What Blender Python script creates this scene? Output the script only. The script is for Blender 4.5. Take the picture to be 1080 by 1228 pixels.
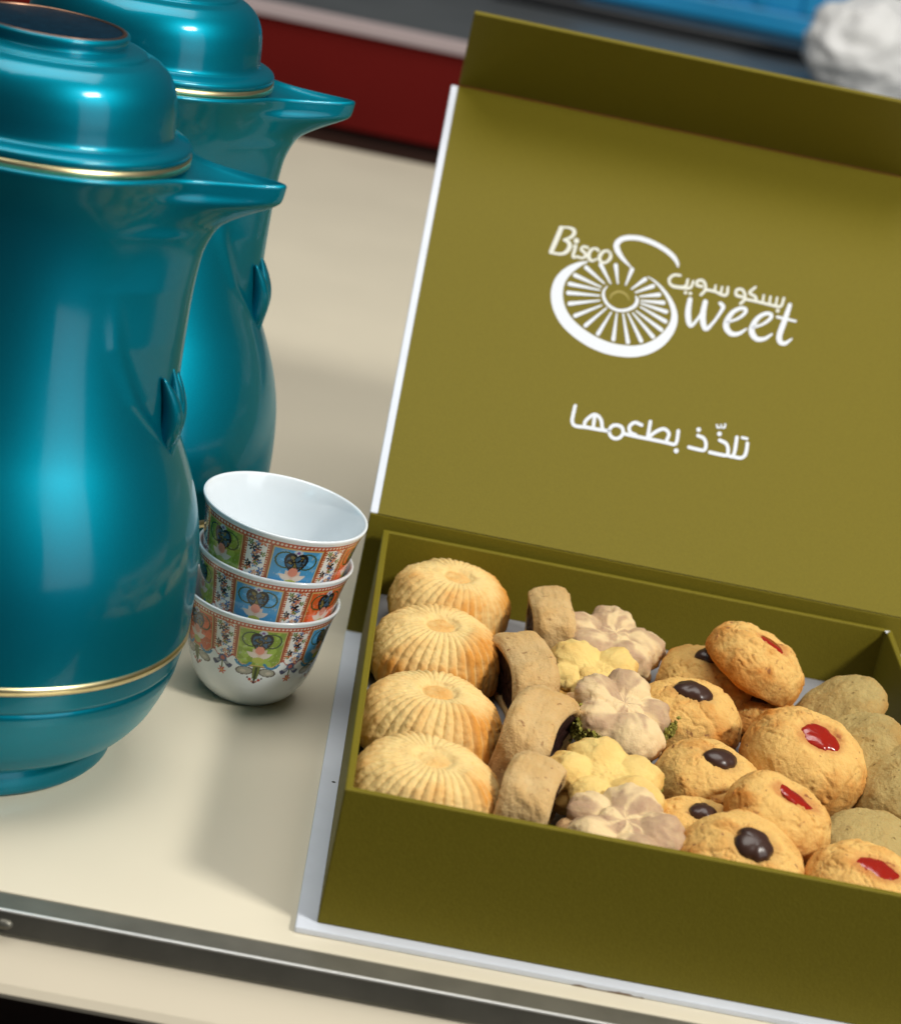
import bpy, bmesh, math, random
import numpy as np
from mathutils import Vector, Matrix, Quaternion

for o in list(bpy.data.objects):
    bpy.data.objects.remove(o, do_unlink=True)
sc = bpy.context.scene
COL = sc.collection
S = 0.01                       # everything below is modelled in centimetres

# ------------------------------------------------------------------ camera
CAM = np.array([-1.176, -71.85, 41.534])
YAW, PITCH, ROLL, FPX = 0.0472, 0.3392, 0.2123, 2846.7
def _basis(a, b, c):
    cy, sy, cp, sp = math.cos(a), math.sin(a), math.cos(b), math.sin(b)
    f = np.array([sy*cp, cy*cp, -sp]); r = np.array([cy, -sy, 0.0]); u = np.cross(r, f)
    return r*math.cos(c)+u*math.sin(c), -r*math.sin(c)+u*math.cos(c), f
CR, CU, CF = _basis(YAW, PITCH, ROLL)
cd = bpy.data.cameras.new('camera'); cam = bpy.data.objects.new('camera', cd); COL.objects.link(cam)
m = Matrix.Identity(4)
for i in range(3):
    m[i][0] = CR[i]; m[i][1] = CU[i]; m[i][2] = -CF[i]; m[i][3] = CAM[i]*S
cam.matrix_world = m
cd.sensor_fit = 'HORIZONTAL'; cd.sensor_width = 36.0; cd.lens = 36.0*FPX/1080.0
cd.clip_start = 0.05; cd.clip_end = 50
cd.dof.use_dof = True; cd.dof.focus_distance = 0.93; cd.dof.aperture_fstop = 13
sc.camera = cam

# ------------------------------------------------------------------ light
w = bpy.data.worlds.new('World'); sc.world = w; w.use_nodes = True
w.node_tree.nodes['Background'].inputs[0].default_value = (0.86, 0.93, 1.0, 1)
w.node_tree.nodes['Background'].inputs[1].default_value = 0.06
def area(name, loc, target, size, size_y, energy, col):
    d = bpy.data.lights.new(name, 'AREA'); d.shape = 'RECTANGLE'; d.size = size; d.size_y = size_y
    d.energy = energy; d.color = col
    o = bpy.data.objects.new(name, d); COL.objects.link(o)
    o.location = Vector(loc)*S
    o.rotation_euler = (Vector(target)-Vector(loc)).to_track_quat('-Z', 'Y').to_euler()
    return o
KD = np.array([5.0, -3.0, 5.6]); KD /= np.linalg.norm(KD)
area('ceiling_panel_key', tuple(np.array([2, 8, 3])+KD*230), (2, 8, 3), 0.46, 0.26, 39, (1.0, 0.97, 0.90))
area('ceiling_bounce_fill', (-10, 30, 235), (-5, 20, 0), 2.0, 1.3, 41, (1.0, 0.97, 0.92))  # added fill lamp standing in for light bounced off the ceiling
area('window_light', (240, -150, 85), (-8, 12, 10), 1.4, 1.9, 15, (0.93, 0.97, 1.0))
sc.view_settings.view_transform = 'Standard'; sc.view_settings.look = 'None'
sc.view_settings.exposure = 0.0; sc.view_settings.gamma = 1.0
sc.view_settings.use_curve_mapping = False

# ------------------------------------------------------------------ pixel -> place helpers (photo pixels, 1080 wide)
def ray(x, y):
    return CR*((x-540)/FPX)-CU*((y-614)/FPX)+CF
def on_z(x, y, z):
    d = ray(x, y); return CAM+d*((z-CAM[2])/d[2])
def on_plane(x, y, p0, n):
    d = ray(x, y); return CAM+d*(np.dot(p0-CAM, n)/np.dot(d, n))

# ------------------------------------------------------------------ noise
_rs = np.random.RandomState(7)
_PERM = np.tile(_rs.permutation(512), 3)
_G = _rs.normal(size=(512, 3)); _G /= np.linalg.norm(_G, axis=1)[:, None]
def pn(p, f=1.0, seed=0):
    p = np.asarray(p, float)*f+seed*17.31+100.5
    i = np.floor(p).astype(int); t = p-i; i &= 511
    u = t*t*t*(t*(t*6-15)+10)
    def g(dx, dy, dz):
        h = _PERM[_PERM[_PERM[(i[:, 0]+dx) & 511]+((i[:, 1]+dy) & 511)]+((i[:, 2]+dz) & 511)]
        return np.einsum('ij,ij->i', _G[h], t-np.array([dx, dy, dz]))
    def lp(a, b, k): return a+(b-a)*k
    x0 = lp(lp(g(0,0,0), g(1,0,0), u[:,0]), lp(g(0,1,0), g(1,1,0), u[:,0]), u[:,1])
    x1 = lp(lp(g(0,0,1), g(1,0,1), u[:,0]), lp(g(0,1,1), g(1,1,1), u[:,0]), u[:,1])
    return lp(x0, x1, u[:, 2])*1.6
def fbm(p, f, oct=3, seed=0):
    a = 0; amp = 1
    for k in range(oct):
        a = a+amp*pn(p, f*2**k, seed+k*3); amp *= 0.5
    return a
def ss(a, b, x):
    t = np.clip((np.asarray(x, float)-a)/(b-a), 0, 1); return t*t*(3-2*t)

# ------------------------------------------------------------------ mesh helpers
def mesh_data(name, V, F, mat=None, smooth=True, attrs=None):
    me = bpy.data.meshes.new(name)
    V = np.asarray(V, float)*S
    if isinstance(F, np.ndarray):
        n, k = F.shape
        me.vertices.add(len(V)); me.vertices.foreach_set('co', V.ravel())
        me.loops.add(n*k); me.loops.foreach_set('vertex_index', F.ravel().astype(np.int32))
        me.polygons.add(n)
        me.polygons.foreach_set('loop_start', np.arange(0, n*k, k, dtype=np.int32))
        me.polygons.foreach_set('loop_total', np.full(n, k, dtype=np.int32))
        me.update(calc_edges=True); me.validate()
    else:
        me.from_pydata(V.tolist(), [], F); me.update()
    if smooth: me.polygons.foreach_set('use_smooth', [True]*len(me.polygons))
    for k, a in (attrs or {}).items():
        a = np.asarray(a, float)
        if a.ndim == 1:
            at = me.attributes.new(k, 'FLOAT', 'POINT'); at.data.foreach_set('value', a)
        else:
            at = me.attributes.new(k, 'FLOAT_COLOR', 'POINT')
            at.data.foreach_set('color', np.hstack([a, np.ones((len(a), 1))]).ravel())
    if mat: me.materials.append(mat)
    return me
def link(name, me, parent=None, loc=None):
    o = bpy.data.objects.new(name, me); COL.objects.link(o)
    if parent is not None: o.parent = parent
    if loc is not None: o.location = Vector(loc)*S
    return o
def mobj(name, V, F, mat, parent=None, smooth=True, attrs=None, loc=None):
    return link(name, mesh_data(name, V, F, mat, smooth, attrs), parent, loc)
def tag(o, label, cat, group=None):
    o['label'] = label; o['category'] = cat
    if group: o['group'] = group
    return o
def empty(name, loc, label, cat, group=None):
    o = bpy.data.objects.new(name, None); COL.objects.link(o); o.location = Vector(loc)*S
    o.empty_display_size = 0.01
    return tag(o, label, cat, group)
def grid_faces(nu, nv, wrap_v=True):
    """verts indexed i*nv+j ; i rows 0..nu-1, j columns"""
    i = np.arange(nu-1)[:, None]; j = np.arange(nv if wrap_v else nv-1)[None, :]
    j2 = (j+1) % nv
    return np.stack([i*nv+j, i*nv+j2, (i+1)*nv+j2, (i+1)*nv+j], -1).reshape(-1, 4)
def boxes(lst, bevel=0.0, seg=2):
    """list of (x0,x1,y0,y1,z0,z1) -> V,F (each bevelled)"""
    bm = bmesh.new()
    for (x0, x1, y0, y1, z0, z1) in lst:
        b2 = bmesh.new()
        vs = [b2.verts.new(c) for c in ((x0,y0,z0),(x1,y0,z0),(x1,y1,z0),(x0,y1,z0),(x0,y0,z1),(x1,y0,z1),(x1,y1,z1),(x0,y1,z1))]
        for f in ((3,2,1,0),(4,5,6,7),(0,1,5,4),(1,2,6,5),(2,3,7,6),(3,0,4,7)): b2.faces.new([vs[k] for k in f])
        if bevel: bmesh.ops.bevel(b2, geom=b2.edges[:], offset=bevel, segments=seg, affect='EDGES', profile=0.5)
        off = len(bm.verts)
        vv = [bm.verts.new(v.co) for v in b2.verts]
        b2.verts.index_update()
        for f in b2.faces: bm.faces.new([vv[v.index] for v in f.verts])
        b2.free()
    bm.verts.index_update()
    V = [tuple(v.co) for v in bm.verts]; F = [[v.index for v in f.verts] for f in bm.faces]
    bm.free(); return V, F
def revolve(prof, n=96):
    P = np.array(prof, float); a = np.arange(n)*2*np.pi/n
    V = np.stack([P[:, None, 0]*np.cos(a), P[:, None, 0]*np.sin(a), np.repeat(P[:, 1:2], n, 1)], -1).reshape(-1, 3)
    return V, grid_faces(len(P), n)
def cr(points, n):
    """Catmull-Rom resample through points (k columns)"""
    P = np.array(points, float); P = np.vstack([2*P[0]-P[1], P, 2*P[-1]-P[-2]])
    out = []
    for i in range(1, len(P)-2):
        for t in np.arange(n)/n:
            a, b, c, d = P[i-1], P[i], P[i+1], P[i+2]
            out.append(0.5*((2*b)+(-a+c)*t+(2*a-5*b+4*c-d)*t*t+(-a+3*b-3*c+d)*t**3))
    out.append(P[-2]); return np.array(out)
def tube(path, rad, n=16, cap=True):
    P = np.array(path, float); k = len(P); R = np.broadcast_to(rad, (k,))
    T = np.gradient(P, axis=0); T /= np.linalg.norm(T, axis=1)[:, None]
    up = np.array([0.0, 1.0, 0.0]); V = []
    for p, t, r in zip(P, T, R):
        a = np.cross(t, up); a /= np.linalg.norm(a); b = np.cross(a, t)
        for q in np.arange(n)*2*np.pi/n: V.append(p+r*(a*np.cos(q)+b*np.sin(q)))
    F = [list(f) for f in grid_faces(k, n)]
    if cap: F += [list(range(n))[::-1], list(range((k-1)*n, k*n))]
    return np.array(V), F

# ------------------------------------------------------------------ materials
def new_mat(name):
    mt = bpy.data.materials.new(name); mt.use_nodes = True
    return mt, mt.node_tree, mt.node_tree.nodes['Principled BSDF']
def N(nt, typ, **kw):
    n = nt.nodes.new(typ)
    for k, v in kw.items():
        if isinstance(k, str) and hasattr(n, k): setattr(n, k, v)
    return n
def noise(nt, scale, detail=3, rough=0.5, coord='Object'):
    tc = N(nt, 'ShaderNodeTexCoord'); n = N(nt, 'ShaderNodeTexNoise')
    n.inputs['Scale'].default_value = scale; n.inputs['Detail'].default_value = detail; n.inputs['Roughness'].default_value = rough
    nt.links.new(tc.outputs[coord], n.inputs['Vector']); return n
def ramp(nt, src, stops):
    r = N(nt, 'ShaderNodeValToRGB'); e = r.color_ramp.elements
    while len(e) < len(stops): e.new(0.5)
    for k, (p, c) in enumerate(stops):
        e[k].position = p; e[k].color = tuple(c)+(1,) if len(c) == 3 else c
    nt.links.new(src, r.inputs[0]); return r
def bump(nt, bs, src, strength, dist=0.001):
    b = N(nt, 'ShaderNodeBump'); b.inputs['Strength'].default_value = strength; b.inputs['Distance'].default_value = dist
    nt.links.new(src, b.inputs['Height'])
    nt.links.new(b.outputs[0], bs.inputs['Normal']); return b
def mixc(nt, fac, a, b, typ='MIX'):
    mx = N(nt, 'ShaderNodeMix'); mx.data_type = 'RGBA'; mx.blend_type = typ
    for s, v in ((0, fac), (6, a), (7, b)):
        if isinstance(v, (int, float)): mx.inputs[s].default_value = v
        elif isinstance(v, tuple): mx.inputs[s].default_value = v+(1,) if len(v) == 3 else v
        else: nt.links.new(v, mx.inputs[s])
    return mx.outputs[2]
def simple(name, col, rough=0.5, metal=0.0, spec=0.5, var=0.0, vscale=60, bmp=0.0, bscale=400, bdist=0.0004, coat=0.0):
    mt, nt, bs = new_mat(name)
    bs.inputs['Base Color'].default_value = tuple(col)+(1,); bs.inputs['Roughness'].default_value = rough
    bs.inputs['Metallic'].default_value = metal; bs.inputs['Specular IOR Level'].default_value = spec
    bs.inputs['Coat Weight'].default_value = coat; bs.inputs['Coat Roughness'].default_value = 0.05
    if var:
        n = noise(nt, vscale, 4)
        r = ramp(nt, n.outputs[0], [(0.3, tuple(c*(1-var) for c in col)), (0.7, tuple(min(1, c*(1+var)) for c in col))])
        nt.links.new(r.outputs[0], bs.inputs['Base Color'])
    if bmp:
        n2 = noise(nt, bscale, 3); bump(nt, bs, n2.outputs[0], bmp, bdist)
    return mt

M_table = simple('cream_laminate', (0.77, 0.70, 0.545), 0.30, spec=0.42, var=0.025, vscale=9, bmp=0.10, bscale=900, bdist=0.0002)
_nt = M_table.node_tree; _bs = _nt.nodes['Principled BSDF']
_n = noise(_nt, 22, 6, 0.7); _r = N(_nt, 'ShaderNodeMapRange'); _nt.links.new(_n.outputs[0], _r.inputs[0])
_r.inputs[1].default_value = 0.3; _r.inputs[2].default_value = 0.7; _r.inputs[3].default_value = 0.28; _r.inputs[4].default_value = 0.36
_nt.links.new(_r.outputs[0], _bs.inputs['Roughness'])
M_trim = simple('brushed_aluminium', (0.21, 0.20, 0.165), 0.40, metal=0.6, var=0.12, vscale=60, bmp=0.12, bscale=700, bdist=0.0002)
M_trim_edge = simple('pale_trim_edge', (0.78, 0.78, 0.76), 0.4, metal=0.6)  # paler metal for the bead along the trim front
M_olive = simple('olive_wrap_paper', (0.172, 0.138, 0.011), 0.55, spec=0.14, var=0.07, vscale=1300, bmp=0.6, bscale=1500, bdist=0.0002)
M_white = simple('white_wrap_paper', (0.74, 0.78, 0.86), 0.6, spec=0.3, var=0.03, vscale=60, bmp=0.12, bscale=900, bdist=0.0002)
M_print = simple('white_print', (0.72, 0.75, 0.80), 0.5, spec=0.3)
M_print_dim = simple('cream_print', (0.70, 0.70, 0.62), 0.5, spec=0.3)
M_print_gold = simple('pale_olive_print', (0.34, 0.28, 0.06), 0.5, spec=0.3)
M_liner = simple('grey_liner_paper', (0.24, 0.24, 0.25), 0.7, var=0.05, vscale=80)

# teal metallic car-like paint
M_teal, nt, bs = new_mat('teal_metallic_lacquer')
n1 = noise(nt, 2600, 1)
r1 = ramp(nt, n1.outputs[0], [(0.25, (0.0, 0.182, 0.262)), (0.75, (0.0, 0.215, 0.306))])
nt.links.new(r1.outputs[0], bs.inputs['Base Color'])
bs.inputs['Metallic'].default_value = 0.80; bs.inputs['Roughness'].default_value = 0.47
bs.inputs['Coat Weight'].default_value = 0.55; bs.inputs['Coat Roughness'].default_value = 0.02; bs.inputs['Coat IOR'].default_value = 1.45; bs.inputs['Specular IOR Level'].default_value = 0.2; bs.inputs['Specular Tint'].default_value = (0.2, 0.9, 1.0, 1)
_nc = noise(nt, 34, 5, 0.65); _rc = N(nt, 'ShaderNodeMapRange'); nt.links.new(_nc.outputs[0], _rc.inputs[0])
_rc.inputs[1].default_value = 0.35; _rc.inputs[2].default_value = 0.75; _rc.inputs[3].default_value = 0.07; _rc.inputs[4].default_value = 0.18
nt.links.new(_rc.outputs[0], bs.inputs['Coat Roughness'])
M_gold = simple('gold_band', (0.90, 0.76, 0.42), 0.30, metal=1.0, var=0.10, vscale=120)
M_cap = simple('dark_blue_cap_inlay', (0.003, 0.018, 0.034), 0.35, spec=0.05, var=0.3, vscale=500)
M_copper = simple('copper_rim', (0.30, 0.17, 0.11), 0.35, metal=1.0)

# porcelain with print from a colour attribute
M_cup, nt, bs = new_mat('printed_porcelain')
at = N(nt, 'ShaderNodeAttribute'); at.attribute_name = 'print'
nt.links.new(at.outputs['Color'], bs.inputs['Base Color'])
bs.inputs['Roughness'].default_value = 0.16; bs.inputs['Coat Weight'].default_value = 0.6; bs.inputs['Coat Roughness'].default_value = 0.03
bs.inputs['Subsurface Weight'].default_value = 0.0

def dough(name, pale, gold, speck, speck_amt=0.5, grain=0.5, grain_scale=650, sss=0.12, rough=0.78):
    mt, nt, bs = new_mat(name)
    at = N(nt, 'ShaderNodeAttribute'); at.attribute_name = 'bake'
    n1 = noise(nt, 160, 4, 0.6)
    ad = N(nt, 'ShaderNodeMath'); ad.operation = 'MULTIPLY_ADD'
    nt.links.new(n1.outputs[0], ad.inputs[0]); ad.inputs[1].default_value = 0.5
    nt.links.new(at.outputs['Fac'], ad.inputs[2])
    r = ramp(nt, ad.outputs[0], [(0.20, pale), (0.62, tuple(0.5*(a+b) for a, b in zip(pale, gold))), (1.0, gold)])
    n2 = noise(nt, 330, 2, 0.5)
    r2 = ramp(nt, n2.outputs[0], [(0.66, (0, 0, 0)), (0.76, (speck_amt,)*3)])
    c = mixc(nt, r2.outputs[0], r.outputs[0], speck)
    at2 = N(nt, 'ShaderNodeAttribute'); at2.attribute_name = 'tint'
    at3 = N(nt, 'ShaderNodeAttribute'); at3.attribute_name = 'tintmask'
    c = mixc(nt, at3.outputs['Fac'], c, at2.outputs['Color'])
    nt.links.new(c, bs.inputs['Base Color'])
    bs.inputs['Roughness'].default_value = rough; bs.inputs['Specular IOR Level'].default_value = 0.25
    bs.inputs['Subsurface Weight'].default_value = sss
    bs.inputs['Subsurface Radius'].default_value = (1.0, 0.5, 0.22); bs.inputs['Subsurface Scale'].default_value = 0.0025
    n3 = noise(nt, grain_scale, 4, 0.65)
    bump(nt, bs, n3.outputs[0], grain, 0.0012)
    return mt
M_maamoul = dough('fluted_shortbread', (0.80, 0.585, 0.245), (0.66, 0.285, 0.048), (0.45, 0.22, 0.07), 0.25, 0.32, 700)
M_rolld = dough('date_roll_dough', (0.66, 0.46, 0.215), (0.54, 0.31, 0.10), (0.30, 0.15, 0.06), 0.9, 0.70, 620)
M_flower = dough('piped_butter_dough', (0.80, 0.585, 0.205), (0.66, 0.34, 0.07), (0.6, 0.36, 0.12), 0.35, 0.45, 600, sss=0.12)
M_round = dough('crumbly_cookie_dough', (0.76, 0.47, 0.145), (0.54, 0.195, 0.026), (0.26, 0.10, 0.04), 0.9, 0.60, 750)
M_pist = dough('pistachio_dough', (0.47, 0.345, 0.13), (0.40, 0.225, 0.06), (0.16, 0.10, 0.03), 0.9, 0.6, 650)
M_date = simple('dark_date_paste', (0.030, 0.011, 0.009), 0.42, var=0.5, vscale=300, bmp=0.7, bscale=500, bdist=0.0012)
M_choc = simple('chocolate', (0.050, 0.023, 0.016), 0.30, spec=0.45, var=0.2, vscale=90, bmp=0.12, bscale=200, bdist=0.001)
M_jam, nt, bs = new_mat('red_jam')
bs.inputs['Base Color'].default_value = (0.33, 0.014, 0.005, 1); bs.inputs['Roughness'].default_value = 0.2
bump(nt, bs, noise(nt, 260, 3).outputs[0], 0.35, 0.001)
bs.inputs['Subsurface Weight'].default_value = 0.3; bs.inputs['Subsurface Radius'].default_value = (1, 0.15, 0.1); bs.inputs['Subsurface Scale'].default_value = 0.003
bs.inputs['Coat Weight'].default_value = 0.6
M_crumb = simple('pistachio_crumb', (0.24, 0.22, 0.03), 0.8, var=0.5, vscale=600)
M_floor = simple('dark_brown_floor', (0.030, 0.018, 0.012), 0.6, var=0.3, vscale=8)
M_red = simple('dark_red_panel', (0.150, 0.006, 0.004), 0.7, spec=0.15, var=0.08, vscale=6)
M_brownk = simple('brown_plinth', (0.055, 0.018, 0.009), 0.6, var=0.1, vscale=10)
M_pale = simple('pale_pink_trim', (0.52, 0.42, 0.42), 0.5)
M_grey = simple('grey_counter_top', (0.105, 0.115, 0.12), 0.45, var=0.12, vscale=9)
M_black = simple('black_plastic', (0.012, 0.013, 0.015), 0.4)
M_blue = simple('blue_plastic', (0.006, 0.29, 0.60), 0.4, var=0.06, vscale=14)
M_tub = simple('white_plastic', (0.90, 0.90, 0.89), 0.5, var=0.04, vscale=20)
M_beige = simple('beige_label', (0.72, 0.62, 0.47), 0.6)
M_apron = simple('cream_apron', (0.72, 0.64, 0.49), 0.45, var=0.03, vscale=10)

# ================================================================== SETTING
V, F = boxes([(-300, 300, -120, 420, -78, -75)])
o = mobj('floor', V, F, M_floor, smooth=False); o['kind'] = 'structure'

table = empty('table', (0, 66, -75), 'cream laminate table with grey metal edging carrying box, cups and flasks', 'table')
def rel(V, e): return np.asarray(V, float)-np.array(e.location)/S
V, F = boxes([(-90, 110, -0.88, 134, -2.6, 0)], 0.03)
mobj('table_top', rel(V, table), F, M_table, table, smooth=False)
V, F = boxes([(-90.2, 110.2, -2.02, -0.90, -0.98, -0.03)], 0.05, 2)
mobj('edge_trim', rel(V, table), F, M_trim, table, smooth=False)
V, F = boxes([(-90.2, 110.2, -2.05, -1.93, -0.11, -0.015)], 0.03, 2)
mobj('trim_bead', rel(V, table), F, M_trim_edge, table, smooth=False)
V, F = revolve([(0.001, 0.16), (0.10, 0.15), (0.17, 0.08), (0.19, 0.0), (0.19, -0.05)], 20)
V = np.stack([V[:, 0]*1.7, -V[:, 2], V[:, 1]], -1)+np.array([-9.6, -2.03, -0.55])
mobj('trim_rivet', rel(V, table), F, M_trim, table)
V = []
for x in (-89.5, 109.5):
    V += [(x, -0.3, -1.0), (x, -1.85, -1.0), (x, -2.25, -1.35), (x, -3.1, -2.15), (x, -3.28, -2.42), (x, -3.20, -2.62), (x, -0.3, -2.62)]
F = [[k, k+1, k+8, k+7] for k in range(6)]+[[6, 0, 7, 13], [6, 5, 4, 3, 2, 1, 0], [7, 8, 9, 10, 11, 12, 13]]
mobj('apron', rel(V, table), F, M_apron, table, smooth=False)
for lx in (-82, 102):
    for ly in (6, 128):
        V, F = boxes([(lx-2.5, lx+2.5, ly-2.5, ly+2.5, -75, -2.62)], 0.2)
        mobj('leg', rel(V, table), F, M_black, table, smooth=False)

# far counter
ctr = empty('counter', (0, 240, -75), 'dark red fronted counter with pale edge and grey top behind the table', 'counter')
V, F = boxes([(-140, 190, 156, 330, -2.6, 6.6)], 0.2)
mobj('red_front', rel(V, ctr), F, M_red, ctr, smooth=False)
V, F = boxes([(-140, 190, 157.5, 329, -75, -2.62)], 0.2)
mobj('plinth', rel(V, ctr), F, M_brownk, ctr, smooth=False)
V, F = boxes([(-140, 190, 155.4, 156.6, 6.62, 7.9)], 0.1)
mobj('edge_strip', rel(V, ctr), F, M_pale, ctr, smooth=False)
V, F = boxes([(-140, 190, 156.62, 330, 6.62, 7.8)], 0.05)
mobj('counter_top', rel(V, ctr), F, M_grey, ctr, smooth=False)

# ================================================================== GIFT BOX
D, H, T, WB = 26.59, 6.0, 0.25, 24.6
MX, MY, WT, HT, DT, WALL = 0.72, 0.51, 23.02, 5.5, 25.72, 0.28
LA, LL, FA, HF, INS = 0.968, 27.28, -0.702, 5.46, 0.36
gbox = empty('gift_box', (0, 0, 0), 'open olive green cardboard cookie box with white printed lid standing up', 'box')
V, F = boxes([(0, WB, 0, D+0.1, 0.004, T)], 0.05, 2)
V = np.array(V)
mobj('base_board', V, F, M_white, gbox, smooth=False)
# tray: ring walls + floor
def tray_mesh():
    bm = bmesh.new()
    x0, x1, y0, y1 = MX, MX+WT, MY, MY+DT
    def loop(a, z): return [bm.verts.new(c) for c in ((x0+a, y0+a, z), (x1-a, y0+a, z), (x1-a, y1-a, z), (x0+a, y1-a, z))]
    o0, o1, i1, i0 = loop(0, T+0.004), loop(0, HT), loop(WALL, HT), loop(WALL, T+0.2)
    for a, b in ((o0, o1), (o1, i1), (i1, i0)):
        for k in range(4): bm.faces.new([a[k], a[(k+1) % 4], b[(k+1) % 4], b[k]])
    bm.faces.new(i0); bm.faces.new(o0[::-1])
    es = [e for e in bm.edges]
    bmesh.ops.bevel(bm, geom=es, offset=0.06, segments=3, affect='EDGES', profile=0.5)
    bm.verts.index_update()
    V = [tuple(v.co) for v in bm.verts]; F = [[v.index for v in f.verts] for f in bm.faces]; bm.free()
    return V, F
rs_ = random.Random(5)
P0 = on_plane(684, 1182, np.array([0, 0, 0.0]), np.array([0, 1.0, 0]))[0]; P1 = on_plane(772, 1200, np.array([0, 0, 0.0]), np.array([0, 1.0, 0]))[0]
xs_ = np.linspace(P0, P1, 26); V = []
for i, x in enumerate(xs_):
    hgt = 0.03+0.05*max(0, math.sin(i*0.55))*rs_.uniform(0.4, 1.0)+(0.05 if 15 < i < 21 else 0)
    V += [(x, -0.004, 0.012), (x, -0.004, 0.012+hgt*(0.2 if i in (0, 25) else 1))]
mobj('torn_edge', V, [[2*i, 2*i+2, 2*i+3, 2*i+1] for i in range(25)], simple('bare_brown_board', (0.20, 0.13, 0.07), 0.8), gbox, smooth=False)
P0 = on_z(400, 938, T+0.003)
mobj('ink_speck', [P0+np.array([0.055*math.cos(a)*1.5, 0.045*math.sin(a)*1.6, 0]) for a in np.arange(9)*2*math.pi/9], [list(range(9))], M_black, gbox, smooth=False)
V, F = tray_mesh()
mobj('tray', V, F, M_olive, gbox, smooth=False)
V, F = boxes([(0.02, WB-0.02, D+0.0, D+0.26, T+0.02, H-0.02)], 0.05)
mobj('spine', V, F, M_olive, gbox, smooth=False)
# torn white paper fleck on the tray's rear corner
xc, yc = MX+WT-WALL, MY+DT-WALL
V = [(xc-.22, yc+.02, HT+.012), (xc-.02, yc-.06, HT+.02), (xc+.16, yc+.04, HT+.014), (xc+.02, yc-.26, HT-.05), (xc-.1, yc-.03, HT+.02)]
mobj('torn_corner', V, [[0, 4, 1], [4, 3, 1], [1, 3, 2]], M_print, gbox, smooth=False)
# lid frame: u along x, s up the lid, n out of the inner face
LS = np.array([0, math.sin(LA), math.cos(LA)]); LN = np.array([0, -math.cos(LA), math.sin(LA)]); L0 = np.array([0, D, H])
def lidpt(u, s, n): return L0+np.array([u, 0, 0])+LS*s+LN*n
def lidbox(u0, u1, s0, s1, n0, n1, bev, P0=None, A=None, B=None):
    V, F = boxes([(u0, u1, s0, s1, n0, n1)], bev, 2)
    A = LS if A is None else A; B = LN if B is None else B; P0 = L0 if P0 is None else P0
    return np.array([P0+np.array([v[0], 0, 0])+A*v[1]+B*v[2] for v in V]), F
V, F = lidbox(0, WB, 0.06, LL, -0.27, -0.02, 0.05)
lid = mobj('lid', V, F, M_white, gbox, smooth=False)
V, F = lidbox(INS, WB-INS, 0.03, LL-0.02, -0.018, 0.012, 0.01)
mobj('lid_liner', V, F, M_olive, lid, smooth=False)
FS = np.array([0, math.sin(FA), math.cos(FA)]); FN = np.array([0, -math.cos(FA), math.sin(FA)]); F0 = L0+LS*LL
V, F = lidbox(INS, WB-INS, 0.0, HF, -0.24, 0.0, 0.06, F0+FS*0.02, FS, FN)
mobj('front_flap', V, F, M_olive, gbox, smooth=False)

# ---- printing on the lid: strokes traced as polylines (x, y, width) in enlarged-photo units
class Ink:
    def __init__(s, ox, oy, k): s.o = (ox, oy); s.k = k; s.V = []; s.F = []; s.n = 0
    def poly(s, pts, faces):
        b = len(s.V); s.n += 1
        off = 0.016+0.0012*(s.n % 24)
        for (x, y) in pts:
            P = on_plane(s.o[0]+x/s.k, s.o[1]+y/s.k, L0, LN); s.V.append(P+LN*off)
        s.F += [[b+i for i in f] for f in faces]
    def stroke(s, pts, wd=None, n=7, straight=False):
        P = np.array([p if len(p) == 3 else (p[0], p[1], wd) for p in pts], float); P[:, 2] *= 0.90
        if straight or len(P) == 2:
            Q = [P[0]]
            for a, b in zip(P[:-1], P[1:]): Q += [a+(b-a)*t for t in np.linspace(0, 1, 5)[1:]]
            P = np.array(Q)
        else: P = cr(P, n)
        t = np.gradient(P[:, :2], axis=0); t /= np.linalg.norm(t, axis=1)[:, None]+1e-9
        nn = np.stack([-t[:, 1], t[:, 0]], 1); h = P[:, 2:3]/2
        L, R = P[:, :2]+nn*h, P[:, :2]-nn*h
        k = len(P); pts2 = list(L)+list(R)
        faces = [[i, i+1, k+i+1, k+i] for i in range(k-1)]
        for e, sg in ((0, -1), (k-1, 1)):       # round caps
            b = len(pts2); c = P[e, :2]; r = P[e, 2]/2
            arc = [c+r*(nn[e]*math.cos(a)+sg*t[e]*math.sin(a)) for a in np.linspace(0.3, math.pi-0.3, 5)]
            pts2 += arc; faces.append([e]+list(range(b, b+5))+[k+e])
        s.poly(pts2, faces)
    def dot(s, x, y, r):
        s.poly([(x+r*math.cos(a), y+r*math.sin(a)) for a in np.arange(12)*math.pi/6], [list(range(12))])
    def build(s, name, mat): return mobj(name, s.V, s.F, mat, lid, smooth=False)
ink = Ink(645, 260, 6.0)
ink.stroke([(352,324,12),(290,345,40),(220,387,64),(165,447,82),(138,520,94),(137,600,97),(160,680,97),(210,760,98),(290,835,98),(390,900,98),(500,945,96),(610,966,94),(700,968,91),(790,948,88),(870,905,84),(930,845,74),(968,780,62),(980,710,50),(965,640,40),(930,570,30),(880,505,22),(832,460,15),(790,432,6)])
ink.stroke([(672,368,8),(640,335,20),(600,290,34),(568,235,46),(566,195,46),(600,162,42),(660,150,40),(740,158,40),(830,190,38),(910,235,38),(970,285,36),(1000,332,26),(1006,360,12)])
for a in [(345,365,475,480),(450,345,520,480),(558,350,573,480),(675,380,630,490),(770,450,672,520),(825,500,700,545),(870,562,730,575),(900,620,740,605),(920,685,740,625),(915,755,735,650),(885,815,705,680),(825,865,680,695),(740,895,645,700),(645,905,610,700),(540,885,565,700),(430,845,525,690),(340,785,490,660),(265,715,455,640),(225,628,440,605),(215,550,440,570),(225,485,440,530),(265,420,450,505)]:
    ink.stroke([(a[0], a[1], 34), (a[2], a[3], 13)])
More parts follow.
